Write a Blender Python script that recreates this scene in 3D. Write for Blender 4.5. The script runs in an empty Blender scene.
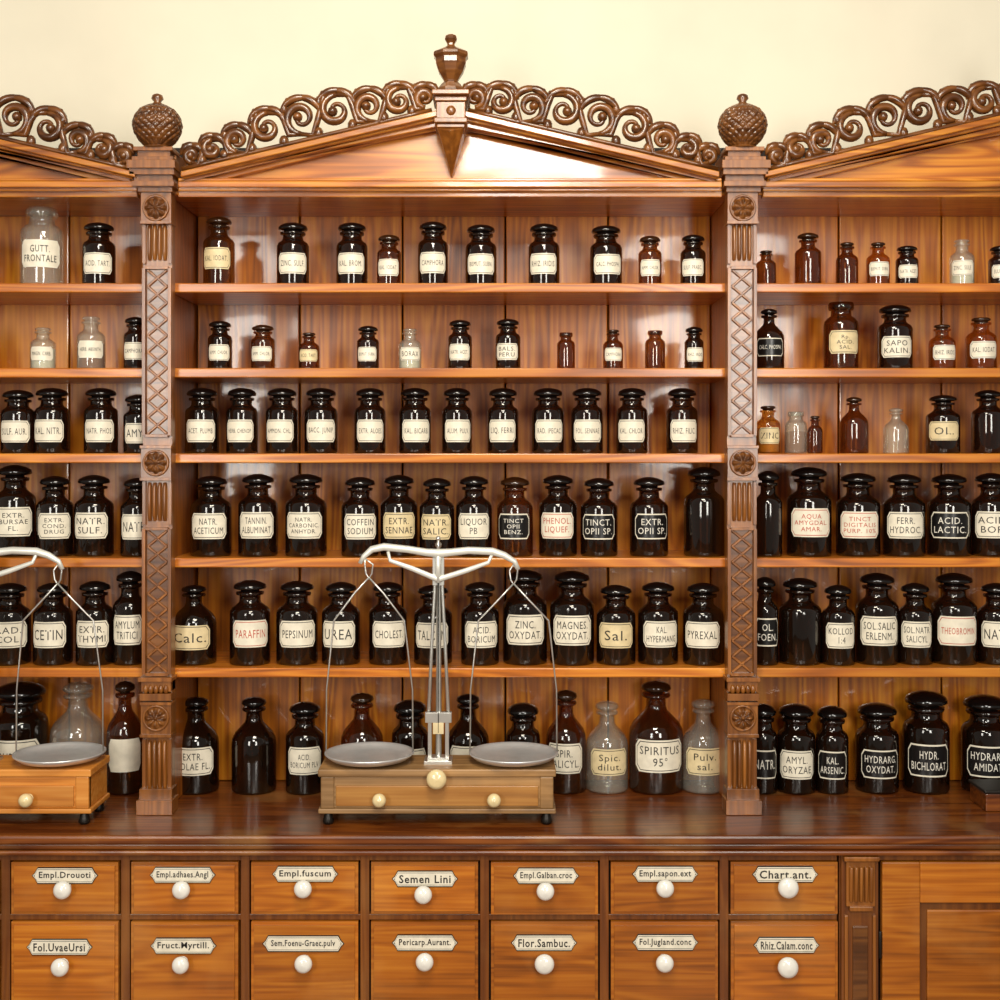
import bpy, math, random
from mathutils import Vector
random.seed(7)
D=3.2; F=1280.0; HZ=455.0; ZC=1.784
def X(px,Y=0.0): return (px-500)*(D+Y)/F
def Z(py,Y=0.0): return ZC-(py-HZ)*(D+Y)/F
def L(n,Y=0.0): return n*(D+Y)/F
sc=bpy.context.scene
sc.view_settings.view_transform='Standard'
sc.view_settings.look='None'

def lin(c):
    r=[]
    for v in c:
        v/=255.0
        r.append(v/12.92 if v<=0.04045 else ((v+0.055)/1.055)**2.4)
    return (r[0],r[1],r[2],1)

# ---------------- materials ----------------
def newmat(name):
    m=bpy.data.materials.new(name); m.use_nodes=True
    nt=m.node_tree
    return m,nt,nt.nodes['Principled BSDF']
def plain(name,c,rough=.5,metal=0,coat=0,bump=0,bscale=40,var=0.12):
    m,nt,p=newmat(name)
    n=nt.nodes.new('ShaderNodeTexNoise'); n.inputs['Scale'].default_value=bscale; n.inputs['Detail'].default_value=5
    tc=nt.nodes.new('ShaderNodeTexCoord'); nt.links.new(tc.outputs['Object'],n.inputs['Vector'])
    r=nt.nodes.new('ShaderNodeValToRGB'); l=lin(c)
    r.color_ramp.elements[0].position=.3; r.color_ramp.elements[1].position=.7
    r.color_ramp.elements[0].color=tuple(v*(1-var) for v in l[:3])+(1,)
    r.color_ramp.elements[1].color=tuple(min(1,v*(1+var)) for v in l[:3])+(1,)
    nt.links.new(n.outputs['Fac'],r.inputs['Fac']); nt.links.new(r.outputs['Color'],p.inputs['Base Color'])
    p.inputs['Roughness'].default_value=rough; p.inputs['Metallic'].default_value=metal
    p.inputs['Coat Weight'].default_value=coat
    if bump:
        b=nt.nodes.new('ShaderNodeBump'); b.inputs['Strength'].default_value=bump; b.inputs['Distance'].default_value=.002
        nt.links.new(n.outputs['Fac'],b.inputs['Height']); nt.links.new(b.outputs['Normal'],p.inputs['Normal'])
    return m
def wood(name,dark,mid,light,axis='Z',rough=.3,coat=.25,scale=1.0,wear=0,ring=.2,vmin=.82,wavy=0,crough=.15):
    m,nt,p=newmat(name); N=nt.nodes.new; K=nt.links.new
    tc=N('ShaderNodeTexCoord'); geo=N('ShaderNodeNewGeometry')
    mul=N('ShaderNodeMath'); mul.operation='MULTIPLY'; mul.inputs[1].default_value=13.7
    K(geo.outputs['Random Per Island'],mul.inputs[0])
    add=N('ShaderNodeVectorMath'); add.operation='ADD'
    K(tc.outputs['Object'],add.inputs[0]); K(mul.outputs[0],add.inputs[1])
    mp=N('ShaderNodeMapping'); lo,hi=.8*scale,9*scale
    s={'Z':(hi,hi,lo),'X':(lo,hi,hi),'Y':(hi,lo,hi)}[axis]
    mp.inputs['Scale'].default_value=s; K(add.outputs[0],mp.inputs['Vector'])
    n1=N('ShaderNodeTexNoise'); n1.inputs['Scale'].default_value=1; n1.inputs['Detail'].default_value=2; n1.inputs['Distortion'].default_value=.3
    K(mp.outputs[0],n1.inputs['Vector'])
    m1=N('ShaderNodeMath'); m1.operation='MULTIPLY'; m1.inputs[1].default_value=75; K(n1.outputs['Fac'],m1.inputs[0])
    sn=N('ShaderNodeMath'); sn.operation='SINE'; K(m1.outputs[0],sn.inputs[0])
    mr=N('ShaderNodeMapRange'); mr.inputs['From Min'].default_value=-1; mr.inputs['From Max'].default_value=1; K(sn.outputs[0],mr.inputs['Value'])
    mp2=N('ShaderNodeMapping'); mp2.inputs['Scale'].default_value=tuple(v*12 if v>3 else v*3 for v in s); K(add.outputs[0],mp2.inputs['Vector'])
    n2=N('ShaderNodeTexNoise'); n2.inputs['Scale'].default_value=1; n2.inputs['Detail'].default_value=4; K(mp2.outputs[0],n2.inputs['Vector'])
    n3=N('ShaderNodeTexNoise'); n3.inputs['Scale'].default_value=2.2; n3.inputs['Detail'].default_value=3; K(tc.outputs['Object'],n3.inputs['Vector'])
    a=N('ShaderNodeMath'); a.operation='MULTIPLY_ADD'; a.inputs[1].default_value=ring; K(mr.outputs[0],a.inputs[0])
    b=N('ShaderNodeMath'); b.operation='MULTIPLY_ADD'; b.inputs[1].default_value=.5; b.inputs[2].default_value=(.2-ring)*.5; K(n2.outputs['Fac'],b.inputs[0]); K(b.outputs[0],a.inputs[2])
    c=N('ShaderNodeMath'); c.operation='MULTIPLY_ADD'; c.inputs[1].default_value=.4; K(n3.outputs['Fac'],c.inputs[0]); K(a.outputs[0],c.inputs[2])
    r=N('ShaderNodeValToRGB'); e=r.color_ramp.elements
    e[0].position=.28; e[0].color=lin(dark); e[1].position=.78; e[1].color=lin(light)
    k=e.new(.52); k.color=lin(mid)
    K(c.outputs[0],r.inputs['Fac'])
    hv=N('ShaderNodeHueSaturation'); mr2=N('ShaderNodeMapRange'); mr2.inputs['To Min'].default_value=vmin; mr2.inputs['To Max'].default_value=1.12
    K(geo.outputs['Random Per Island'],mr2.inputs['Value']); K(mr2.outputs[0],hv.inputs['Value']); K(r.outputs['Color'],hv.inputs['Color'])
    out=hv.outputs['Color']
    if wear:
        nw=N('ShaderNodeTexNoise'); nw.inputs['Scale'].default_value=5; nw.inputs['Detail'].default_value=8; K(tc.outputs['Object'],nw.inputs['Vector'])
        rw=N('ShaderNodeMapRange'); rw.inputs['From Min'].default_value=.52; rw.inputs['From Max'].default_value=.7; rw.inputs['To Max'].default_value=wear; K(nw.outputs['Fac'],rw.inputs['Value'])
        mx=N('ShaderNodeMix'); mx.data_type='RGBA'; K(rw.outputs[0],mx.inputs[0]); K(out,mx.inputs[6]); mx.inputs[7].default_value=lin((198,146,82)); out=mx.outputs[2]
    K(out,p.inputs['Base Color'])
    p.inputs['Roughness'].default_value=rough; p.inputs['Coat Weight'].default_value=coat; p.inputs['Coat Roughness'].default_value=crough
    bp=N('ShaderNodeBump'); bp.inputs['Strength'].default_value=.18; bp.inputs['Distance'].default_value=.001
    K(n2.outputs['Fac'],bp.inputs['Height']); K(bp.outputs['Normal'],p.inputs['Normal'])
    if wavy:
        nv=N('ShaderNodeTexNoise'); nv.inputs['Scale'].default_value=5; nv.inputs['Detail'].default_value=1; K(add.outputs[0],nv.inputs['Vector'])
        b2=N('ShaderNodeBump'); b2.inputs['Strength'].default_value=wavy; b2.inputs['Distance'].default_value=.012
        K(nv.outputs['Fac'],b2.inputs['Height']); K(b2.outputs['Normal'],p.inputs['Coat Normal'])
    return m
W_BACK=wood('wood_back',(122,60,4),(194,108,10),(228,150,32),'Z',.35,.7,vmin=.74,wavy=.5,crough=.1)
W_SIDE=wood('wood_side',(98,48,6),(148,78,12),(176,102,22),'Z',.35,.15)
W_SHELF=wood('wood_shelf',(120,60,10),(180,100,22),(212,136,40),'X',.32,.25)
W_PED=wood('wood_pediment',(98,48,8),(168,94,20),(208,138,40),'X',.3,.7,wavy=.35,crough=.1)
W_CARV=wood('wood_carved',(46,23,7),(90,50,17),(130,80,33),'X',.3,.4)
W_PIL=wood('wood_pilaster',(66,34,8),(118,67,20),(158,98,37),'Z',.33,.3,ring=.14)
W_TOP=wood('wood_countertop',(56,24,6),(102,48,12),(144,80,26),'X',.33,.3,wear=.35)
W_DRW=wood('wood_drawer',(98,48,8),(164,90,18),(198,124,36),'X',.36,.15,wear=.2,ring=.12)
W_FRM=wood('wood_frame',(64,31,6),(104,54,14),(140,82,28),'Z',.36,.12,wear=.12,ring=.1)
W_BOX=wood('wood_scale_box',(80,53,26),(128,94,54),(172,134,90),'X',.5,.05,wear=.5,ring=.1)
W_BOX2=wood('wood_scale_box_light',(146,80,22),(196,122,42),(220,154,74),'X',.45,.1,wear=.15,ring=.1)
W_BOXD=wood('wood_scale_drawer',(106,62,20),(162,106,42),(196,142,70),'X',.45,.1,wear=.2,ring=.1)
DARK=plain('dark_gap',(26,13,6),.8)
CREAMWALL=plain('plaster_wall',(218,211,191),.9,bump=.15,bscale=3,var=.05)
FLOORM=wood('floor_wood',(80,50,28),(120,80,46),(150,104,64),'X',.4,.1)
BLACKS=plain('black_stopper',(15,12,11),.16,coat=.3)
BROWNS=plain('brown_stopper',(46,26,12),.12,coat=.4)
WHITEP=plain('porcelain',(230,228,220),.15,coat=.5,var=.02)
LABW=plain('label_white',(222,215,196),.45,var=.1,bscale=50)
LABC=plain('label_cream',(210,192,150),.5,var=.12,bscale=50)
LABK=plain('label_black',(16,14,14),.3)
INK=plain('ink_black',(30,26,24),.5)
INKR=plain('ink_red',(178,66,44),.5)
INKW=plain('ink_white',(220,216,204),.5)
METAL=plain('nickel',(215,214,208),.3,metal=.85,var=.06,bscale=20)
PANM=plain('pan_steel',(222,224,224),.34,metal=.6,var=.08,bscale=30)
PAINT=plain('beam_silver',(222,222,214),.35,metal=.3,var=.06,bscale=20)
IRON=plain('dark_iron',(38,34,30),.4,metal=.6)
IVORY=plain('ivory_knob',(220,200,152),.25,coat=.4,var=.1,bscale=60)
POWD=plain('white_powder',(214,208,190),.9,bump=.3,bscale=120)
POWDB=plain('brown_powder',(128,74,28),.9,bump=.3,bscale=120)
def glass(name,col,haze=0,hc=(.6,.62,.58,1),mx_=.75,mn_=.16):
    m,nt,p=newmat(name); N=nt.nodes.new; K=nt.links.new
    nt.nodes.remove(p); out=[n for n in nt.nodes if n.type=='OUTPUT_MATERIAL'][0]
    t=N('ShaderNodeBsdfTransparent'); t.inputs['Color'].default_value=col
    g=N('ShaderNodeBsdfGlossy'); g.inputs['Roughness'].default_value=.06; g.inputs['Color'].default_value=(.95,.95,.95,1)
    lw=N('ShaderNodeLayerWeight'); lw.inputs['Blend'].default_value=.45
    ms=N('ShaderNodeMixShader'); mr=N('ShaderNodeMapRange'); mr.inputs['To Min'].default_value=mn_; mr.inputs['To Max'].default_value=mx_
    K(lw.outputs['Facing'],mr.inputs['Value'])
    pw=N('ShaderNodeMath'); pw.operation='POWER'; pw.inputs[1].default_value=1.6; K(mr.outputs[0],pw.inputs[0])
    K(pw.outputs[0],ms.inputs['Fac']); K(ms.outputs[0],out.inputs['Surface'])
    base=t.outputs[0]
    if haze:
        d=N('ShaderNodeBsdfDiffuse'); d.inputs['Color'].default_value=hc
        m2=N('ShaderNodeMixShader'); m2.inputs['Fac'].default_value=haze; K(t.outputs[0],m2.inputs[1]); K(d.outputs[0],m2.inputs[2]); base=m2.outputs[0]
    K(base,ms.inputs[1]); K(g.outputs[0],ms.inputs[2])
    return m
CLEARG=glass('clear_glass',(.86,.88,.82,1),.14,(.7,.7,.64,1),.85)
AMBERG=glass('amber_glass',(.72,.42,.13,1),.06,(.32,.14,.03,1),.55)
BROWNG=glass('brown_glass',(.42,.21,.07,1),.10,(.12,.05,.015,1),.5)
BLACKG=glass('dark_glass',(.22,.10,.04,1),.30,(.016,.008,.004,1),.5,.15)

# ---------------- mesh builder ----------------
class MB:
    def __init__(s): s.v=[];s.f=[];s.m=[];s.sm=[];s.mats=[]
    def mi(s,mat):
        if mat not in s.mats: s.mats.append(mat)
        return s.mats.index(mat)
    def add(s,vs,fs,mat,smooth=False):
        o=len(s.v); k=s.mi(mat)
        s.v+= [tuple(v) for v in vs]
        for f in fs: s.f.append(tuple(i+o for i in f)); s.m.append(k); s.sm.append(smooth)
    def box(s,x0,x1,y0,y1,z0,z1,mat):
        vs=[(x,y,z) for x in(x0,x1) for y in(y0,y1) for z in(z0,z1)]
        s.add(vs,[(0,1,3,2),(4,6,7,5),(0,4,5,1),(2,3,7,6),(0,2,6,4),(1,5,7,3)],mat)
    def pbox(s,px0,px1,py0,py1,yf,yb,mat):
        s.box(X(px0,yf),X(px1,yf),yf,yb,Z(py1,yf),Z(py0,yf),mat)
    def prism(s,pts,y0,y1,mat):
        n=len(pts); vs=[(x,y0,z) for x,z in pts]+[(x,y1,z) for x,z in pts]
        fs=[tuple(range(n)),tuple(range(2*n-1,n-1,-1))]+[(i,i+n,(i+1)%n+n,(i+1)%n) for i in range(n)]
        s.add(vs,fs,mat)
    def lathe(s,prof,cx,cy,cz,mat,n=28,smooth=True,fn=None,rot=0,sides=None):
        vs=[];fs=[]
        for r,z in prof:
            for i in range(n):
                a=2*math.pi*i/n+rot; rr=r*(fn(a,z) if fn else 1)
                vs.append((cx+rr*math.cos(a),cy+rr*math.sin(a),cz+z))
        for j in range(len(prof)-1):
            for i in range(n):
                k=(i+1)%n
                fs.append((j*n+i,j*n+k,(j+1)*n+k,(j+1)*n+i))
        s.add(vs,fs,mat,smooth)
    def tube(s,pts,rad,mat,n=8,flat=1.0,cap=True,smooth=True):
        P=[Vector(p) for p in pts]; m=len(P)
        if not isinstance(rad,(list,tuple)): rad=[rad]*m
        vs=[];fs=[]
        for i,p in enumerate(P):
            t=(P[min(i+1,m-1)]-P[max(i-1,0)]).normalized()
            ref=Vector((0,1,0)) if abs(t.y)<.9 else Vector((1,0,0))
            b=t.cross(ref).normalized(); nn=b.cross(t).normalized()
            for k in range(n):
                a=2*math.pi*k/n
                vs.append(p+b*(rad[i]*math.cos(a))+nn*(rad[i]*flat*math.sin(a)))
        for i in range(m-1):
            for k in range(n):
                q=(k+1)%n; fs.append((i*n+k,i*n+q,(i+1)*n+q,(i+1)*n+k))
        if cap: fs.append(tuple(range(n))[::-1]); fs.append(tuple((m-1)*n+k for k in range(n)))
        s.add(vs,fs,mat,smooth)
    def ball(s,c,r,mat,n=14,sy=1,sz=1,sx=1):
        vs=[];fs=[];h=n//2+1
        for j in range(h+1):
            ph=math.pi*j/h
            for i in range(n):
                a=2*math.pi*i/n
                vs.append((c[0]+sx*r*math.sin(ph)*math.cos(a),c[1]+sy*r*math.sin(ph)*math.sin(a),c[2]-sz*r*math.cos(ph)))
        for j in range(h):
            for i in range(n):
                k=(i+1)%n; fs.append((j*n+i,j*n+k,(j+1)*n+k,(j+1)*n+i))
        s.add(vs,fs,mat,True)
    def obj(s,name,parent=None,bevel=0,loc=(0,0,0)):
        me=bpy.data.meshes.new(name); me.from_pydata(s.v,[],s.f)
        for m in s.mats: me.materials.append(m)
        me.polygons.foreach_set('material_index',s.m); me.polygons.foreach_set('use_smooth',s.sm)
        me.update(); me.validate()
        o=bpy.data.objects.new(name,me); sc.collection.objects.link(o); o.location=loc
        if parent: o.parent=parent
        if bevel:
            b=o.modifiers.new('bevel','BEVEL'); b.width=bevel; b.segments=2; b.limit_method='ANGLE'; b.angle_limit=math.radians(50)
        return o
def empty(name):
    e=bpy.data.objects.new(name,None); sc.collection.objects.link(e); e.empty_display_size=.1; return e

# text
TC={}
def textmesh(t,bold=0.0):
    if t in TC: return TC[t]
    cu=bpy.data.curves.new('t','FONT'); cu.body=t.replace('|','\n'); cu.align_x='CENTER'; cu.resolution_u=2; cu.offset=bold
    cu.space_line=.98; cu.space_character=1.12
    o=bpy.data.objects.new('t',cu); sc.collection.objects.link(o)
    dg=bpy.context.evaluated_depsgraph_get(); ev=o.evaluated_get(dg)
    me=bpy.data.meshes.new_from_object(ev)
    vs=[(v.co.x,v.co.y) for v in me.vertices]; fs=[tuple(p.vertices) for p in me.polygons]
    bpy.data.objects.remove(o); bpy.data.curves.remove(cu); bpy.data.meshes.remove(me)
    x0=min(v[0] for v in vs);x1=max(v[0] for v in vs);y0=min(v[1] for v in vs);y1=max(v[1] for v in vs)
    vs=[((x-(x0+x1)/2)/(x1-x0),(y-(y0+y1)/2)/(y1-y0)) for x,y in vs]
    TC[t]=(vs,fs,(x1-x0)/(y1-y0)); return TC[t]
def fit(asp,w,h,maxst=1.7):
    tw,th=w,h
    if tw/th>asp*1.15: tw=th*asp*1.15
    if tw/th<asp/maxst: th=tw/asp*maxst
    return tw,th

# ---------------- room ----------------
b=MB(); b.box(-4,4,.34,.44,0,3.6,CREAMWALL); b.obj('wall_back')
b=MB(); b.box(-4,4,-5.5,.34,-.1,0,FLOORM); b.obj('floor')

# ---------------- cabinet ----------------
CT=0.9
cab=empty('apothecary_cabinet')
PC=[-428,157,742,1327]; BC=[-135,450,1035]
YB=.29
shelf_py=[283,368,453.5,558,668]
shelfz=[Z(p) for p in shelf_py]
b=MB(); zt=Z(180)
for bi,c in enumerate(BC):
    x0=X(c-279);x1=X(c+279);n=5;w=(x1-x0)/n
    for i in range(n):
        b.box(x0+i*w+.002,x0+(i+1)*w-.002,YB-.018,YB,CT+.001,zt,W_BACK)
b.obj('back_boards',cab,.003)
b=MB(); b.box(X(PC[0]-15),X(PC[3]+15),YB+.001,YB+.015,CT+.001,Z(120),DARK)
b.obj('back_liner',cab)
b=MB()
for c in PC: b.box(X(c-13),X(c+13),0,YB,CT+.001,Z(175),W_SIDE)
b.obj('partitions',cab,.002)
b=MB()
for c in BC:
    for z in shelfz: b.box(X(c-279.4),X(c+279.4),0.0,YB-.018,z-L(9.5),z,W_SHELF)
    b.box(X(c-279.4),X(c+279.4),-.02,YB-.018,Z(196.5),Z(180),W_SHELF)
b.obj('shelf_boards',cab,.003)
# pediment
def gl(c,x,off=0):
    return 172-(272-abs(x-c))*0.235+off
b=MB()
for c in BC:
    y=-.015
    P=lambda px,py,Y:(X(px,Y),Z(py,Y))
    b.prism([P(c-262,180,y),P(c+262,180,y),P(c+262,174,y),P(c,120,y),P(c-262,174,y)],y,.2,W_PED)
    for py0,py1,yf in ((178,181,-.05),(181,187,-.06),(187,191,-.045),(191,197,-.03)):
        b.pbox(c-272,c+272,py0,py1,yf,.0,W_PED)
    for sgn in(-1,1):
        for o0,o1,yf in((-1,5,-.085),(5,9,-.07),(9,16,-.055),(16,19,-.035)):
            ex=272-o1*0.5; q=[P(c+sgn*ex,172+o0+.3,yf),P(c,108+o0,yf),P(c,108+o1,yf),P(c+sgn*ex,min(179,172+o1),yf)]
            if sgn<0: q=q[::-1]
            q=q[::-1]
            b.prism(q,yf,.0+ (.2 if o0<0 else 0),W_PED)
b.obj('pediments',cab,.0025)
# keystone & urn
b=MB()
for c in BC:
    def hb(w,p0,p1,yf,yb=0.0): b.box(X(c+1,-.1)-L(w,-.1),X(c+1,-.1)+L(w,-.1),yf,yb,Z(p1,-.1),Z(p0,-.1),W_PIL)
    hb(18.5,93,98,-.135); hb(16,98,103,-.12); hb(14.5,103,120,-.115); hb(16.5,120,125,-.125); hb(14,125,129,-.115)
    w=L(13,-.1); x0=X(c+1,-.1); z1=Z(129,-.1); z0=Z(176,-.06)
    b.add([(x0-w,-.11,z1),(x0+w,-.11,z1),(x0+w,-.02,z1),(x0-w,-.02,z1),(x0,-.04,z0),(x0,-.02,z0),(x0,-.125,z1-.01)],
          [(3,2,1,0),(0,6,4),(6,1,4),(0,1,6),(1,2,5,4),(3,0,4,5),(2,3,5)],W_PIL)
    pr=[(14,95),(13,90),(10,86),(7,83),(9,80),(13,74),(16,66),(16,61),(18.5,58),(18,54.5),(11,51),(4,47.5),(4,45),(6.5,41),(5.5,37),(2,35.5),(0,35)]
    yy=-.06
    b.lathe([(L(r,yy),Z(p,yy)-Z(95,yy)) for r,p in pr],X(c+1,yy),yy,Z(95,yy)+.003,W_CARV,n=8,smooth=False,rot=math.pi/8)
    b.ball((X(c+1,-.11),-.115,Z(111,-.11)),.012,W_PIL,sy=.5)
b.obj('keystones_and_urns',cab,.002)
# crest carving
b=MB(); yy=-.05
def vol(cx,cy,R,s,a0,turns=1.55,tr=2.8,flat=1.3):
    pts=[];rad=[];n=int(24*turns)
    for i in range(n+1):
        u=i/n; a=a0+s*2*math.pi*turns*u; r=R*(1-.78*u**1.0)
        pts.append((X(cx+r*math.cos(a),yy),yy,Z(cy-r*math.sin(a),yy))); 
        rad.append(L(tr*(.75+.5*math.sin(math.pi*min(1,u*1.6))*(u<.63) - (.15*u))))
    b.tube(pts,rad,W_CARV,n=8,flat=flat)
    b.ball((pts[-1][0],yy,pts[-1][2]),L(tr*1.35),W_CARV,n=10,sy=1.3)
def stroke(pp,t0,t1,flat=1.2,tm=None):
    m=len(pp); rr=[]
    for i in range(m):
        u=i/(m-1); r=t0+(t1-t0)*u
        if tm: r+=tm*math.sin(math.pi*u)
        rr.append(L(r))
    b.tube([(X(x,yy),yy,Z(y,yy)) for x,y in pp],rr,W_CARV,n=8,flat=flat)
def arc(cx,cy,r,a0,a1,n=12): return [(cx+r*math.cos(math.radians(a0+(a1-a0)*i/n)),cy-r*math.sin(math.radians(a0+(a1-a0)*i/n))) for i in range(n+1)]
VL=[(258,9.5),(238,12),(213,14.5),(183,17.5),(149,19),(114,18.5),(81,17),(51,16),(25,12.5)]
for c in BC:
    for sg in(-1,1):
        for i,(dx,R) in enumerate(VL):
            x=c+sg*dx; cy=gl(c,x)-R-3-(3 if 2<i<6 else 0)
            up=(i%2==0)
            s=sg if up else -sg
            a0=(-math.pi/2 if up else math.pi/2)
            vol(x,cy,R-3,s,a0,1.3,3.7)
            stroke(arc(x,cy,R+1.5,175,60),.8,1.4,tm=3.0); stroke(arc(x,cy,R+1.5,5,110),.8,1.4,tm=3.0)
            for a in(52,128):
                b.ball((X(x+(R+3.5)*math.cos(math.radians(a)),yy),yy,Z(cy-(R+3.5)*math.sin(math.radians(a)),yy)),L(2.6),W_CARV,n=8,sy=1.1)
            if i<len(VL)-1:
                x2=c+sg*VL[i+1][0]; R2=VL[i+1][1]; xm=(x+x2)/2; gm=gl(c,xm)
                cy2=gl(c,x2)-R2-3-(3 if 2<i+1<6 else 0)
                if up: pp=[(x,cy+R-3),(x+(x2-x)*.35,cy+R*.9),(xm,(cy+cy2)/2+3),(x2-(x2-x)*.35,cy2-R2*.85),(x2,cy2-R2+3)]
                else: pp=[(x,cy-R+3),(x+(x2-x)*.35,cy-R*.85),(xm,(cy+cy2)/2-3),(x2-(x2-x)*.35,cy2+R2*.9),(x2,cy2+R2-3)]
                stroke(pp,2.4,2.4,tm=1)
                zz=gm-6; b.ball((X(xm,yy),yy,Z(zz,yy)),L(5),W_CARV,n=8,sy=.9,sz=1.2)
                zt_=min(cy-R*.75,cy2-R2*.75)+3
                if R>11:
                    b.ball((X(xm,yy),yy,Z(zt_+2,yy)),L(3.6),W_CARV,n=8,sy=1,sz=1.6)
        stroke([(c+sg*(268-q*25),gl(c,c+sg*(268-q*25))-2) for q in range(11)],2.6,2.6)
b.obj('crest_carving',cab)
# pilasters
def rosette(b,cx,cz,y,r,mat):
    n=48;m=9;vs=[];fs=[]
    for j in range(m+1):
        u=j/m
        for i in range(n):
            a=2*math.pi*i/n; pet=.5+.5*math.cos(8*a)
            h=.010*math.exp(-(u/.22)**2)+ .011*math.sin(min(1,max(0,(u-.2)/.8))*math.pi)*(0.25+.75*pet)
            rr=r*u*(.88+.12*pet if u>.6 else 1)
            vs.append((cx+rr*math.cos(a),y-h,cz+rr*math.sin(a)))
    for j in range(m):
        for i in range(n):
            k=(i+1)%n; fs.append((j*n+i,j*n+k,(j+1)*n+k,(j+1)*n+i))
    b.add(vs,fs,mat,True)
for pi,c in enumerate(PC):
    b=MB(); y0=-.03; xc=X(c,-.035)
    def blk(w,p0,p1,yf,mat=W_PIL): b.box(xc-L(w),xc+L(w),yf,0,Z(p1,yf/2),Z(p0,yf/2),mat)
    b.box(xc-L(14.6),xc+L(14.6),y0,-.0005,CT+.001,Z(186),W_PIL)
    for w,p0,p1,yf in((19,150,154,-.075),(16,154,160,-.065),(20,160,164,-.08),(23.5,164,172,-.095),(22,172,178,-.085),(19,178,184,-.07),(20.5,184,189,-.075),(17,189,194,-.055)):
        blk(w,p0,p1,yf)
    b.box(xc-L(18),xc+L(18),-.03,.1,Z(186),Z(155),W_PIL)
    for p in(208,463,718):
        blk(15,p-15,p+15,-.045); blk(15.6,p-17.5,p-14.5,-.050); blk(15.6,p+14.5,p+17.5,-.050)
        ring=[(xc+L(12)*math.cos(a*math.pi/12),-.047,Z(p,-.045)+L(12)*math.sin(a*math.pi/12)) for a in range(25)]
        b.tube(ring,L(1.4),W_PIL,n=6,cap=False)
        rosette(b,xc,Z(p,-.045),-.045,L(11),W_CARV)
    for p0,p1 in((228,262),(483,520),(738,786)):
        for sx in(-1,1): b.box(xc+sx*L(12.8)-L(1.7),xc+sx*L(12.8)+L(1.7),-.037,y0,Z(p1+4),Z(p0-2),W_PIL)
        for k in(-7.5,-2.5,2.5,7.5):
            b.tube([(xc+L(k),-.030,Z(p0)),(xc+L(k),-.036,Z(p0+4)),(xc+L(k),-.036,Z(p1-6)),(xc+L(k),-.030,Z(p1))],L(1.9),W_PIL,n=8)
    for p0,p1 in((270,436),(528,672)):
        for sx in(-1,1): b.box(xc+sx*L(12.8)-L(1.7),xc+sx*L(12.8)+L(1.7),-.041,y0,Z(p1),Z(p0),W_PIL)
        for p in(p0,p1): b.box(xc-L(11.2),xc+L(11.2),-.041,y0,Z(p+1.5),Z(p-1.5),W_PIL)
        b.box(xc-L(11),xc+L(11),-.0305,y0+.001,Z(p1),Z(p0),W_CARV)
        w=7; n=int((p1-p0-4)/15); hh=(p1-p0-4)/(2*n)
        for j in range(n):
            pc=p0+2+hh*(2*j+1)
            for sx in(-1,1):
                b.tube([(xc-sx*L(w+2.5),-.032,Z(pc-hh)),(xc+sx*L(w+2.5),-.032,Z(pc+hh))],L(1.5),W_PIL,n=6,smooth=False)
    blk(16.5,676,680,-.055); blk(14.6,680,690,-.045); blk(15.5,692,699,-.052)
    for k in(-10,-5,0,5,10): b.ball((xc+L(k),-.046,Z(686)),L(2.6),W_PIL,n=8,sz=1.8)
    zb=CT+.001
    b.box(xc-L(16),xc+L(16),-.05,0,zb,zb+L(24),W_PIL); b.box(xc-L(17.5),xc+L(17.5),-.062,0,zb,zb+L(14),W_PIL)
    b.obj('pilaster_%d'%(pi+1),cab,.002)
    # pineapple finial
    b=MB(); yy=-.04
    pr=[(17,152),(15,150),(11,148),(14,145)]
    b.lathe([(L(r),Z(p,yy)-Z(152,yy)) for r,p in pr],X(c+.5,yy),yy,Z(152,yy)+.004,W_CARV)
    bod=[(12,147),(18,141),(22.5,133),(24,125),(22,117),(17,110),(10,106),(5,104)]
    prof=[]
    for i in range(len(bod)-1):
        for t in range(8):
            u=t/8; prof.append((L(bod[i][0]*(1-u)+bod[i+1][0]*u),Z(bod[i][1]*(1-u)+bod[i+1][1]*u,yy)))
    prof.append((L(5),Z(104,yy)))
    def fn(a,z):
        q=(z-2.5)*165
        g=min(abs(math.sin(9*a+q)),abs(math.sin(9*a-q)))
        return 1.03-.13*(1-g)**3
    b.lathe(prof,X(c+.5,yy),yy,0,W_CARV,n=160,fn=fn)
    pr=[(5.5,105),(3.5,102),(6,99),(5,95.5),(2,94),(0,93.5)]
    b.lathe([(L(r),Z(p,yy)) for r,p in pr],X(c+.5,yy),yy,0,W_CARV,n=16)
    b.obj('pineapple_finial_%d'%(pi+1),cab)

# ---------------- counter ----------------
con=empty('apothecary_counter')
YF=-.23; YD=-.205
xl,xr=-2.3,2.3
b=MB()
b.box(xl,xr,YF,.33,CT-.022,CT,W_TOP); 
b.obj('countertop',con,.006)
b=MB()
b.box(xl+.01,xr-.01,YF+.012,.32,CT-.036,CT-.0225,W_TOP); b.box(xl+.02,xr-.02,YF+.004,.32,CT-.048,CT-.0365,W_TOP)
b.obj('counter_moulding',con,.004)
b=MB(); b.box(xl+.03,xr-.03,YD+.03,.32,.0005,CT-.049,DARK); b.obj('counter_body',con)
b=MB()
def PX(p): return X(p,YD)
def PZ(p): return Z(p,YD)
stiles=[4.5+120*k for k in range(-5,8)]
ztop=CT-.049
rowz=[(PZ(914.5),PZ(862.5)),(PZ(1003),PZ(922))]
z=rowz[-1][0]-L(8); 
for h in(.2,.2): rowz.append((z-h,z)); z=z-h-L(8)
zpl=rowz[-1][0]-L(8)
yf=YD+.006
allst=[c for c in stiles if c<850]
for c in allst: b.box(PX(c-4.5),PX(c+4.5),yf,YD+.03,zpl,ztop,W_FRM)
b.box(PX(allst[0]),PX(838),yf+.002,YD+.03,rowz[0][1]+.002,ztop-.0003,W_FRM)
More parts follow.
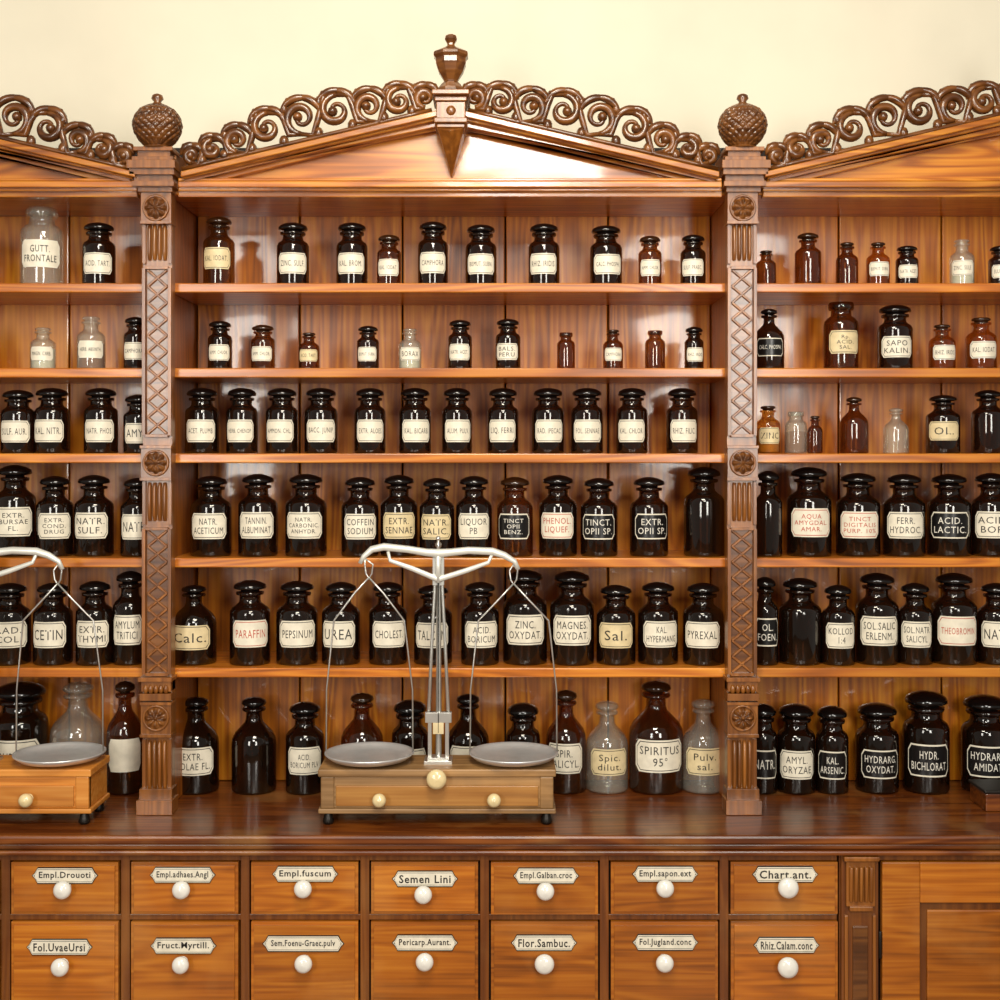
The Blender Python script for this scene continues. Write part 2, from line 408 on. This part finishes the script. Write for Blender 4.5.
for i in range(len(rowz)):
    zt_=rowz[i][0]-.002; zb_=(rowz[i+1][1]+.002) if i<len(rowz)-1 else zpl
    b.box(PX(allst[0]),PX(838),yf+.002,YD+.03,zb_,zt_,W_FRM)
b.box(xl+.03,xr-.03,YD,YD+.03,.0005,zpl,W_FRM)
b.obj('drawer_frame',con,.0015)
cols=[64.5+120*k for k in range(-4,7)]
row1t=["Empl.Drouoti","Empl.adhaes.Angl","Empl.fuscum","Semen Lini","Empl.Galban.croc","Empl.sapon.ext","Chart.ant."]
row2t=["Fol.UvaeUrsi","Fruct.Myrtill.","Sem.Foenu-Graec.pulv","Pericarp.Aurant.","Flor.Sambuc.","Fol.Jugland.conc","Rhiz.Calam.conc"]
l1=[(65.5,875),(183,874.5),(305.5,873.5),(425,878.5),(546,875),(665,873.5),(785,874)]
l2=[(60,946.5),(184,945),(303.5,943),(425,942),(544,942),(665,941.5),(786,944.5)]
k1=[(61.5,891,9.5),(180.5,891,9.5),(302.5,890,9.5),(423,896,9.5),(545.5,892,9.5),(665.5,889.5,9.5),(789,889,11)]
k2=[(59,968.5,9.5),(180,966,9),(303,965,9.5),(424.5,963,9.5),(544.5,965,10.5),(665,964,9.5),(788.5,968.5,11)]
def plaque(b,cx,cz,w,h,y,txt):
    def shape(w,h):
        e=h*.5; q=[(-w/2,0),(-w/2+e*.35,-h*.18),(-w/2+e*.7,-h/2)]
        q=q+[(w/2-e*.7,-h/2),(w/2-e*.35,-h*.18),(w/2,0),(w/2-e*.35,h*.18),(w/2-e*.7,h/2),(-w/2+e*.7,h/2),(-w/2+e*.35,h*.18)]
        return [(cx+x,cz+z) for x,z in q]
    b.prism(shape(w,h),y-.0025,y,LABK); b.prism(shape(w*.975,h*.88),y-.0032,y-.002,LABW)
    b.prism(shape(w*.95,h*.76),y-.0035,y-.003,INK); b.prism(shape(w*.94,h*.70),y-.0038,y-.003,LABW)
    vs,fs,asp=textmesh(txt,.018); tw,th=fit(asp,w*.78,h*.5,1.9)
    b.add([(cx+x*tw,y-.0042,cz+z*th) for x,z in vs],fs,INK)
    for sx in(-1,1): b.ball((cx+sx*w*.455,y-.004,cz),.0012,IRON,n=6)
def knob(b,cx,cz,y,r,mat=WHITEP):
    pr=[(r*.62,0),(r*.58,.002),(r*.42,.005),(r*.40,.011),(r*.7,.014),(r*.97,.019),(r,.024),(r*.9,.030),(r*.6,.034),(0,.036)]
    n=24;vs=[];fs=[]
    for q,d in pr:
        for i in range(n):
            a=2*math.pi*i/n; vs.append((cx+q*math.cos(a),y-d,cz+q*math.sin(a)))
    for j in range(len(pr)-1):
        for i in range(n):
            k=(i+1)%n; fs.append((j*n+i,j*n+k,(j+1)*n+k,(j+1)*n+i))
    b.add(vs,fs,mat,True)
S2=(D+YD)/F
for ci,c in enumerate(cols):
    for ri,(z0,z1) in enumerate(rowz):
        b=MB(); x0=PX(c-53.5);x1=PX(c+53.5)
        dy=random.uniform(-.002,.002)
        b.box(x0,x1,YD+dy+.002,YD+.0295,z0,z1,W_DRW)
        ins=L(3.0)
        b.box(x0+ins,x1-ins,YD+dy-.002,YD+dy+.01,z0+ins,z1-ins,W_DRW)
        yk=YD+dy-.002; k=ci-4
        if 0<=k<7 and ri<2:
            lx,lz=(l1 if ri==0 else l2)[k]; kx,kz,kr=(k1 if ri==0 else k2)[k]; t=(row1t if ri==0 else row2t)[k]
            plaque(b,PX(lx),PZ(lz),66*S2 if not(ri==1 and k==2) else 82*S2,16.5*S2,yk,t)
            s3=(D+YD-.03)/F
            knob(b,(kx-500)*s3,ZC-(kz-HZ)*s3,yk,kr*.95*s3)
        else:
            plaque(b,(x0+x1)/2,z1-.035,66*S2,16.5*S2,yk,random.choice(row1t+row2t)); knob(b,(x0+x1)/2,(z0+z1)/2-.01,yk,.021)
        b.obj('drawer_%d'%(ci*4+ri+1),con,.002)
b=MB()
b.box(PX(841),PX(878),YD-.004,YD+.03,.0006,ztop-.001,W_FRM)
b.box(PX(845),PX(874),YD-.012,YD,PZ(905),ztop-.002,W_PIL)
b.box(PX(842),PX(877),YD-.022,YD,ztop-.012,ztop-.0015,W_PIL)
for k in(-10,-5,0,5,10): b.tube([(PX(859.5+k),YD-.016,PZ(865)),(PX(859.5+k),YD-.012,PZ(900))],L(2),W_PIL)
b.box(PX(848),PX(871),YD-.018,YD,PZ(909),PZ(904),W_PIL)
for s_ in(-1,1): b.box(PX(859.5+s_*14)-.004,PX(859.5+s_*14)+.004,YD-.010,YD,.15,PZ(914),W_PIL)
b.box(PX(852),PX(867),YD-.009,YD,.17,PZ(925),W_CARV)
b.obj('counter_corner_post',con,.002)
for di in range(2):
    b=MB(); a=882+di*205; e=a+200; zb=.1
    b.box(PX(a),PX(a+38),YD-.002,YD+.02,zb,PZ(862),W_DRW); b.box(PX(e-38),PX(e),YD-.002,YD+.02,zb,PZ(862),W_DRW)
    b.box(PX(a+38),PX(e-38),YD-.0015,YD+.02,PZ(903),PZ(862),W_DRW); b.box(PX(a+38),PX(e-38),YD-.0015,YD+.02,zb,zb+.1,W_DRW)
    b.box(PX(a+37),PX(e-37),YD+.012,YD+.028,zb+.05,PZ(902),W_FRM)
    b.box(PX(a+46),PX(e-46),YD+.006,YD+.014,zb+.12,PZ(911),W_DRW)
    if di==0: b.tube([(PX(879.5),YD-.005,PZ(958)),(PX(879.5),YD-.005,PZ(930))],.004,IRON)
    b.obj('cabinet_door_%d'%(di+1),con,.003)
b=MB(); b.box(PX(878),PX(1320),YD+.004,YD+.03,PZ(861),ztop-.001,W_FRM); b.obj('counter_rail',con,.002)

# ---------------- bottles ----------------
PROF={
'W':dict(g=[(0,0),(.90,0),(.98,.012),(1,.03),(1,.60),(.985,.64),(.90,.68),(.72,.71),(.64,.735),(.62,.78),(.63,.80),(.76,.805),(.79,.82),(.78,.845),(.6,.85)],
         s=[(.56,.845),(.56,.87),(.80,.875),(.90,.885),(.92,.91),(.84,.945),(.62,.975),(.3,.995),(0,1)],lab=(.17,.51)),
'T':dict(g=[(0,0),(.91,0),(.98,.01),(1,.025),(1,.60),(.98,.635),(.88,.67),(.70,.70),(.56,.73),(.52,.76),(.52,.82),(.66,.825),(.69,.84),(.68,.86),(.52,.865)],
         s=[(.46,.86),(.46,.885),(.66,.89),(.80,.90),(.82,.92),(.76,.95),(.5,.98),(.2,.998),(0,1)],lab=(.22,.54)),
'N':dict(g=[(0,0),(.9,0),(.98,.012),(1,.03),(1,.50),(.97,.56),(.85,.62),(.62,.68),(.42,.73),(.36,.77),(.35,.85),(.50,.855),(.53,.87),(.5,.89),(.34,.893)],
         s=[(.28,.89),(.3,.905),(.5,.915),(.56,.935),(.52,.965),(.3,.99),(0,1)],lab=(.20,.51)),
'C':dict(g=[(0,0),(.9,0),(.98,.015),(1,.04),(1,.58),(.96,.64),(.8,.69),(.56,.73),(.5,.77),(.5,.86),(.64,.865),(.66,.885),(.62,.905),(.48,.908)],
         s=[(.44,.9),(.46,.93),(.60,.94),(.62,.97),(.5,.995),(0,1)],lab=(.2,.54)),
'O':dict(g=[(0,0),(.9,0),(.98,.015),(1,.04),(1,.66),(.95,.72),(.78,.77),(.60,.80),(.58,.88),(.70,.89),(.74,.92),(.74,.97),(.68,1),(.5,1),(.5,.9)],s=None,lab=(.22,.58)),
}
NAMES={'k':'dark_apothecary_bottle','b':'brown_apothecary_bottle','a':'amber_glass_bottle','c':'clear_glass_bottle'}
def patch(b,r,zc,hw,hh,mat,oct_=True,n=14):
    vs=[];fs=[]
    for i in range(n+1):
        t=-1+2*i/n
        if i==1: t=-.84
        if i==n-1: t=.84
        h=hh*(.62 if abs(t)>.99 and oct_ else 1)
        a=t*hw; vs+= [(r*math.sin(a),-r*math.cos(a),zc-h),(r*math.sin(a),-r*math.cos(a),zc+h)]
    for i in range(n): fs.append((2*i,2*i+2,2*i+3,2*i+1))
    b.add(vs,fs,mat,True)
def bottle(px,w,top,shelf_z,yf,kind='W',col='k',lab='w',txt='AQUA',big=1.0,powder=None,rot=None):
    r0=L(w/2,yf); Yc=yf+r0; r=L(w/2,Yc); xc=X(px,Yc)
    H=Z(top,Yc)-shelf_z
    gm={'k':BLACKG,'b':BROWNG,'a':AMBERG,'c':CLEARG}[col]
    sm={'k':BLACKS,'b':BROWNS,'a':BROWNS,'c':CLEARG}[col]
    P=PROF[kind]; b=MB()
    b.lathe([(q*r,z*H) for q,z in P['g']],0,0,0,gm,n=36)
    if P['s']:
        b.lathe([(q*r,z*H) for q,z in P['s']],0,0,0,sm,n=28)
    if powder:
        b.lathe([(0,.015*H),(.88*r,.02*H),(.93*r,.05*H),(.93*r,.5*H),(.5*r,.53*H),(0,.52*H)],0,0,0,powder,n=24)
    if lab:
        z0,z1=P['lab']; zc=(z0+z1)/2*H; hh=(z1-z0)/2*H*big; hw=.98
        base={'w':LABW,'r':LABW,'c':LABC,'k':LABW,'p':LABW}[lab]; ink={'w':INK,'r':INKR,'c':INK,'k':INKW,'p':INK}[lab]
        if lab=='k':
            patch(b,r*1.008,zc,hw,hh,LABW); patch(b,r*1.014,zc,hw*.95,hh*.90,LABK)
        else:
            patch(b,r*1.008,zc,hw,hh,base)
            if lab!='p':
                patch(b,r*1.014,zc,hw*.93,hh*.90,ink); patch(b,r*1.020,zc,hw*.905,hh*.85,base)
        if txt:
            vs,fs,asp=textmesh(txt); W=2*hw*.78*r; hmax=2*hh*(.60 if '|' in txt else .30)
            if len(txt)<7 and '|' not in txt: hmax*=1.3
            tw,th=fit(asp,W,hmax,1.9); R=r*1.027
            b.add([(R*math.sin(x*tw/r),-R*math.cos(x*tw/r),zc+z*th) for x,z in vs],fs,ink)
    o=b.obj(NAMES[col],None,0,(xc,Yc,shelf_z+.0004))
    ang=math.atan2(xc,D+Yc)
    o.rotation_euler=(0,0,-ang*.5+(random.uniform(-.13,.13) if rot is None else rot))
    return o
Tn=["NATR. ACET.","KAL. BROM.","MAGN. CARB.","ALUM. USTUM","HERB. ABSINTH.","BISMUT. SUBN.","RHIZ. IRIDIS","CALC. PHOSPH.","ZINC. SULF.","FERR. PULV.","ACID. TART.","CAMPHORA","LYCOPODIUM","SACCH. LACT.","KAL. IODAT.","AMM. CHLOR.","BORAX","SULF. PRAEC."]
def rt(): return random.choice(Tn)
Y1=.035
R1=[(42,42,209,'O','c','p',"GUTT.|FRONTALE",None),(99,32,223,'W','k','w',0),
(219,31,217,'T','b','c',0),(293,32,223,'W','k','w',0),(352,31,223,'W','k','w',0),(389,24,235,'W','b','w',0),(433,30,222,'W','k','w',0),(481,31,225,'W','k','w',0),(544,31,224,'W','k','w',0),(606,32,226,'W','k','w',0),(650,23,236,'W','b','w',0),(693,25,235,'W','k','w',0),
(766,20,251,'C','b',None,0),(808,26,233,'T','b',None,0),(847,22,243,'C','b',None,0),(878,23,243,'C','a','w',0,POWDB),(907,22,246,'W','k','w',0),(962,24,240,'C','c','w',0,POWD),(1001,24,246,'W','k','w',0)]
R2=[(43,25,328,'C','c','p',0,POWD),(91,28,317,'C','c','p',0,POWDB),(136,24,317,'W','k','w',0),
(220,24,321,'W','k','w',0),(263,24,325,'W','b','w',0),(309,21,333,'C','b','c',0),(368,22,326,'W','k','w',0),(410,23,329,'C','c','w',0,POWD),(460,24,320,'W','k','w',0),(508,25,319,'W','k','w',"BALS.|PERU"),(566,18,333,'O','b',None,0),(613,20,330,'C','b','w',0),(655,20,331,'O','b',None,0),(694,19,327,'W','k','w',0),
(769,30,309,'N','k','k',0),(841,34,303,'O','b','c',"Rp.|ACID.|SAL."),(895,34,305,'W','k','w',"SAPO|KALIN."),(942,26,325,'C','a','w',0,POWDB),(981,30,318,'C','a','w',0,POWDB)]
t3=["ACET. PLUMB","HERB. CHENOP","AMMON. CHL.","BACC. JUNIP","EXTR. ALOES","KAL. BICARB","ALUM. PULV.","LIQ. FERRI","RAD. IPECAC","FOL. SENNAE","KAL. CHLOR","RHIZ. FILIC."]
R3=[(18,33,390,'W','k','w',"SULF. AUR."),(52,34,388,'W','k','w',"KAL. NITR."),(101,33,388,'W','k','w',"NATR. PHOS"),(139,30,395,'W','k','w',"AMYL.")]+\
[(x,w,388,'W','k','w',t) for (x,w),t in zip([(202,33),(242,31),(282,32),(321,33),(370,31),(415,32),(457,30),(503,31),(548,32),(587,32),(632,31),(682,31)],t3)]+\
[(768,24,406,'C','a','c',"ZINC",POWD),(796,22,412,'O','c',None,0,POWDB),(815,15,416,'C','b',None,0),(854,28,397,'N','b',None,0),(896,25,408,'N','c',None,0),(943,33,395,'T','k','c',"OL."),(988,32,390,'T','k',None,0)]
R4=[(15,40,465,'T','k','w',"EXTR.|BURSAE|FL."),(55,36,476,'T','k','w',"EXTR.|COND.|DRUG"),(94,38,475,'T','k','w',"NATR.|SULF."),(137,32,478,'T','k','w',"NATR."),
(211,40,476,'T','k','w',"NATR.|ACETICUM"),(258,39,474,'T','k','w',"TANNIN.|ALBUMINAT"),(306,41,474,'T','k','w',"NATR.|CARBONIC.|ANHYDR."),(360,37,477,'T','k','w',"COFFEIN|SODIUM"),(399,37,475,'T','k','c',"EXTR.|SENNAE"),(437,35,478,'T','k','c',"NATR.|SALIC."),(474,36,476,'T','k','w',"LIQUOR|PB"),(515,36,477,'T','b','k',"TINCT|OPII|BENZ."),(558,38,475,'T','k','r',"PHENOL.|LIQUEF."),(599,37,478,'T','k','k',"TINCT.|OPII SP."),(649,38,477,'T','k','k',"EXTR.|OPII SP."),(704,40,467,'T','k',None,0),
(768,28,471,'T','k',None,0),(809,44,467,'T','k','r',"AQUA|AMYGDAL.|AMAR."),(858,43,473,'T','k','r',"TINCT|DIGITALIS|PURP. 10%"),(904,41,474,'T','k','w',"FERR.|HYDROC."),(949,42,474,'T','k','k',"ACID.|LACTIC."),(991,38,473,'T','k','w',"ACID.|BOR.")]
R5=[(10,40,583,'T','k','w',"RAD.|COL."),(53,38,583,'T','k','w',"CETIN"),(95,37,581,'T','k','w',"EXTR.|THYMI"),(130,33,571,'T','k','w',"AMYLUM|TRITICI"),
(194,44,585,'N','k','c',"Calc."),(250,40,580,'T','k','r',"PARAFFIN"),(297,41,581,'T','k','w',"PEPSINUM"),(341,38,582,'T','k','w',"UREA"),(388,38,582,'T','k','w',"CHOLEST."),(433,38,585,'T','k','w',"TALCUM"),(480,38,582,'T','k','w',"ACID.|BORICUM"),(525,44,570,'T','k','w',"ZINC.|OXYDAT."),(572,44,571,'T','k','w',"MAGNES.|OXYDAT."),(616,39,585,'T','k','c',"Sal."),(658,40,582,'T','k','w',"KAL.|HYPERMANG"),(703,40,583,'T','k','w',"PYREXAL"),
(765,26,577,'T','k','k',"OL.|FOEN."),(800,42,578,'T','k',None,0),(838,33,585,'T','k','w',"KOLLOD|1:4"),(877,42,573,'T','k','w',"SOL.SALIC|ERLENM."),(915,34,583,'T','k','w',"SOL.NATR|SALICYL"),(954,44,573,'T','k','r',"THEOBROMIN"),(996,36,583,'T','k','w',"NATR.")]
R6=[(20,54,682,'W','k','w',"CRUBIDUM"),(78,54,682,'N','c',None,0),(125,36,681,'N','b','p',None),
(196,45,697,'N','k','w',"EXTR.|COLAE FL."),(254,44,697,'N','k',None,0),(305,38,702,'T','k','w',"ACID.|BORICUM PLV"),(362,42,693,'N','b','w',"SACCH."),(410,36,700,'W','k','w',"NATR.|CARB."),(468,42,694,'N','k','w',"LACTIN."),(523,34,703,'W','k','w',"BOLUS"),(566,40,690,'N','b','w',"SPIR.|SALICYL."),(607,42,701,'N','c','c',"Spic.|dilut."),(656,54,681,'N','b','w',"SPIRITUS|95°"),(703,42,699,'N','c','c',"Pulv.|sal."),
(763,28,704,'W','k','k',"NATR."),(796,38,704,'W','k','w',"AMYL.|ORYZAE"),(832,32,706,'W','k','k',"KAL.|ARSENIC."),(877,42,703,'W','k','k',"HYDRARG.|OXYDAT."),(926,45,691,'W','k','k',"HYDR.|BICHLORAT"),(985,46,695,'W','k','k',"HYDRARG.|AMIDAT.")]
def ext(rowlist,top,w,kind):
    x=-32
    while x>-170: rowlist.append((x,w,top,kind,'k','w',0)); x-=w+9
    x=1040
    while x<1170: rowlist.append((x,w,top,kind,'k','w',0)); x+=w+9
for R,t,w,k in((R1,225,32,'W'),(R2,320,24,'W'),(R3,389,32,'W'),(R4,475,38,'T'),(R5,582,38,'T'),(R6,700,42,'N')): ext(R,t,w,k)
for ri,R in enumerate((R1,R2,R3,R4,R5,R6)):
    for it in R:
        px,w,top,kind,col,lab,txt=it[:7]; pw=it[7] if len(it)>7 else None
        if txt==0: txt=rt()
        if ri<5: zz=shelfz[ri]; yf=Y1+random.uniform(0,.012)
        else: zz=CT+.0006; yf=.115+random.uniform(0,.015)
        if ri==3 or ri==4: yf-=.01
        big={0:.95,1:.95,2:1.0}.get(ri,1.0 if ri<5 else .95)
        bottle(px,w,top,zz,yf,kind,col,lab,txt,big,pw)

# ---------------- balance scales ----------------
def balance(name,ox,light=False):
    e=empty(name); yf=-.15; yb=.0
    cx=X(ox,-.15); s=(D-.15)/F; WB=W_BOX2 if light else W_BOX
    z0=CT+.0005; zt=CT+.135
    b=MB(); hw=119*s
    b.box(cx-hw,cx+hw,yf,yb,z0+.028,z0+.04,WB)
    b.box(cx-hw+.006,cx+hw-.006,yf+.006,yb-.004,z0+.04,zt-.018,WB)
    b.box(cx-hw,cx+hw,yf-.002,yb,zt-.018,zt,WB)
    for sx in(-1,1):
        b.box(cx+sx*(hw-.022)-.016,cx+sx*(hw-.022)+.016,yf+.001,yf+.02,z0+.04,zt-.018,WB)
    b.obj('case',e,.003)
    b=MB()
    for sx in(-1,1):
        for y in(yf+.02,yb-.02):
            b.lathe([(0,0),(.011,0),(.014,.006),(.012,.014),(.008,.028)],cx+sx*(hw-.022),y,z0,IRON,n=16)
    b.obj('feet',e)
    b=MB(); dw=hw-.042
    b.box(cx-dw,cx+dw,yf+.001,yf+.03,z0+.046,zt-.04,W_BOX2 if light else W_BOXD)
    for sx in(-1,1): 
        knob(b,cx+sx*57*s,z0+.066,yf+.001,.0165,IVORY)
    knob(b,cx,zt-.018,yf-.001,.024,IVORY)
    b.obj('drawer',e,.002)
    yc=-.075; s2=(D+yc)/F
    def pz(p): return ZC-(p-HZ)*s2
    mx=cx
    M=MB()
    M.box(mx-.034,mx+.034,yc-.03,yc+.03,zt,zt+.008,METAL)
    M.box(mx-.026,mx+.026,yc-.02,yc+.02,zt+.008,zt+.014,METAL)
    for sx in(-1,1):
        M.box(mx+sx*.021-.0045,mx+sx*.021+.0045,yc-.008,yc+.008,zt+.014,pz(712),METAL)
    M.box(mx-.032,mx+.032,yc-.010,yc+.010,pz(722),pz(712),METAL)
    M.box(mx-.013,mx+.013,yc-.0125,yc-.008,pz(733),pz(722),LABC)
    for sx in(-1,1):
        M.tube([(mx+sx*.024,yc,pz(713)),(mx+sx*.017,yc,pz(650)),(mx+sx*.009,yc,pz(585)),(mx+sx*.007,yc,pz(560))],[.0042,.004,.0038,.0035],METAL,n=10)
    M.lathe([(.007,0),(.0065,.3),(.005,pz(572)-zt-.014)],mx,yc+.006,zt+.014,METAL,n=14)
    M.tube([(mx,yc-.012,pz(575)),(mx,yc-.012,pz(732))],[.0022,.001],IRON,n=6)
    M.box(mx-.014,mx+.014,yc-.010,yc+.012,pz(585),pz(556),METAL)
    M.ball((mx,yc,pz(545)),.008,METAL); M.tube([(mx,yc,pz(556)),(mx,yc,pz(540))],.003,METAL)
    M.obj('column',e,.001)
    M=MB(); yb2=yc-.014
    def q(dx,p): return (mx+dx*s2,yb2,pz(p))
    up=[q(-78,563),q(-74,556),q(-66,549),q(-54,546.5),q(-30,549),q(-12,552),q(0,553),q(12,552),q(30,550),q(54,551),q(66,555),q(76,561),q(80,569)]
    M.tube(up,[.005,.0065,.0085,.0095,.009,.0095,.011,.0095,.009,.0095,.0085,.0065,.005],PAINT,n=10,flat=.8)
    M.tube([q(-50,551),q(-48,560),q(-26,568),q(0,579),q(28,570),q(50,562),q(54,553)],[.004,.005,.0065,.0075,.0065,.005,.004],PAINT,n=10,flat=.7)
    M.tube([q(0,550),q(0,582)],[.007,.006],PAINT,n=10)
    M.tube([q(0,553),q(0,538)],[.004,.003],METAL,n=10); M.ball(q(0,538),.006,METAL)
    M.obj('beam',e)
    for sx,nm in((-1,'left'),(1,'right')):
        M=MB(); hx=72*sx+3; h0=566 if sx<0 else 572
        M.tube([q(sx*74+1,h0-8),q(hx-4,h0-2),q(hx-3,h0+7),q(hx,h0+12),q(hx+3,h0+7),q(hx+4,h0-2),q(sx*74+1,h0-8)],.0022,METAL,n=6)
        zr=zt+.026
        for s_ in(-1,1):
            M.tube([(mx+hx*s2,yb2,pz(h0+11)),(mx+(hx+s_*14)*s2,yb2,pz(h0+26)),(mx+(hx+s_*35)*s2,yb2+.004,pz(620)),(mx+(hx+s_*43)*s2,yc,pz(690)),(mx+(hx+s_*43.5)*s2,yc,zr)],[.0022,.0024,.0022,.0019,.0019],METAL,n=6)
        pr=[(0,.012),(.03,.012),(.07,.013),(.093,.016),(.100,.022),(.106,.026),(.109,.026),(.109,.023),(.102,.017),(.094,.011),(.07,.007),(.03,.005),(0,.005)]
        M.lathe(pr[::-1],mx+hx*s2,yc,zt-.001,PANM,n=48)
        M.lathe([(0,0),(.03,0),(.03,.003),(.012,.005),(.012,.006)],mx+hx*s2,yc,zt,METAL,n=24)
        M.obj('pan_'+nm,e)
    return e
balance('balance_scale',437)
balance('balance_scale',-28,True)
b=MB(); xx=X(986,-.03)
b.box(xx,xx+.3,-.03,.08,CT+.0005,CT+.045,W_TOP); b.box(xx-.004,xx+.304,-.034,.084,CT+.045,CT+.053,IRON)
b.obj('wooden_tray_box',None,.003)

# ---------------- light & camera ----------------
w=bpy.data.worlds.new('w'); sc.world=w; w.use_nodes=True
w.node_tree.nodes['Background'].inputs['Color'].default_value=(1,.93,.82,1); w.node_tree.nodes['Background'].inputs['Strength'].default_value=.22
def area(name,loc,tgt,sx,sy,pw,col):
    l=bpy.data.lights.new(name,'AREA'); l.shape='RECTANGLE'; l.size=sx; l.size_y=sy; l.energy=pw; l.color=col
    o=bpy.data.objects.new(name,l); sc.collection.objects.link(o); o.location=loc
    o.rotation_euler=(Vector(tgt)-Vector(loc)).to_track_quat('-Z','Y').to_euler()
area('window_light_left',(-1.9,-4.6,2.3),(0,0,1.5),.8,1.7,72,(1,.96,.88))
area('window_light_right',(1.4,-4.8,2.4),(0,0,1.5),.8,1.7,85,(1,.96,.88))
area('window_light_upper',(.15,-4.6,3.75),(0,0,1.8),.9,.7,70,(1,.96,.88))
area('ceiling_lamp',(-.05,-2.0,3.5),(-.1,.1,1.6),.9,.6,50,(1,.90,.72))
cam=bpy.data.cameras.new('cam'); co=bpy.data.objects.new('camera',cam); sc.collection.objects.link(co)
co.location=(0,-D,ZC); co.rotation_euler=(math.pi/2,0,0); cam.sensor_width=36; cam.lens=36*F/1000; cam.shift_y=-(500-HZ)/1000
sc.camera=co
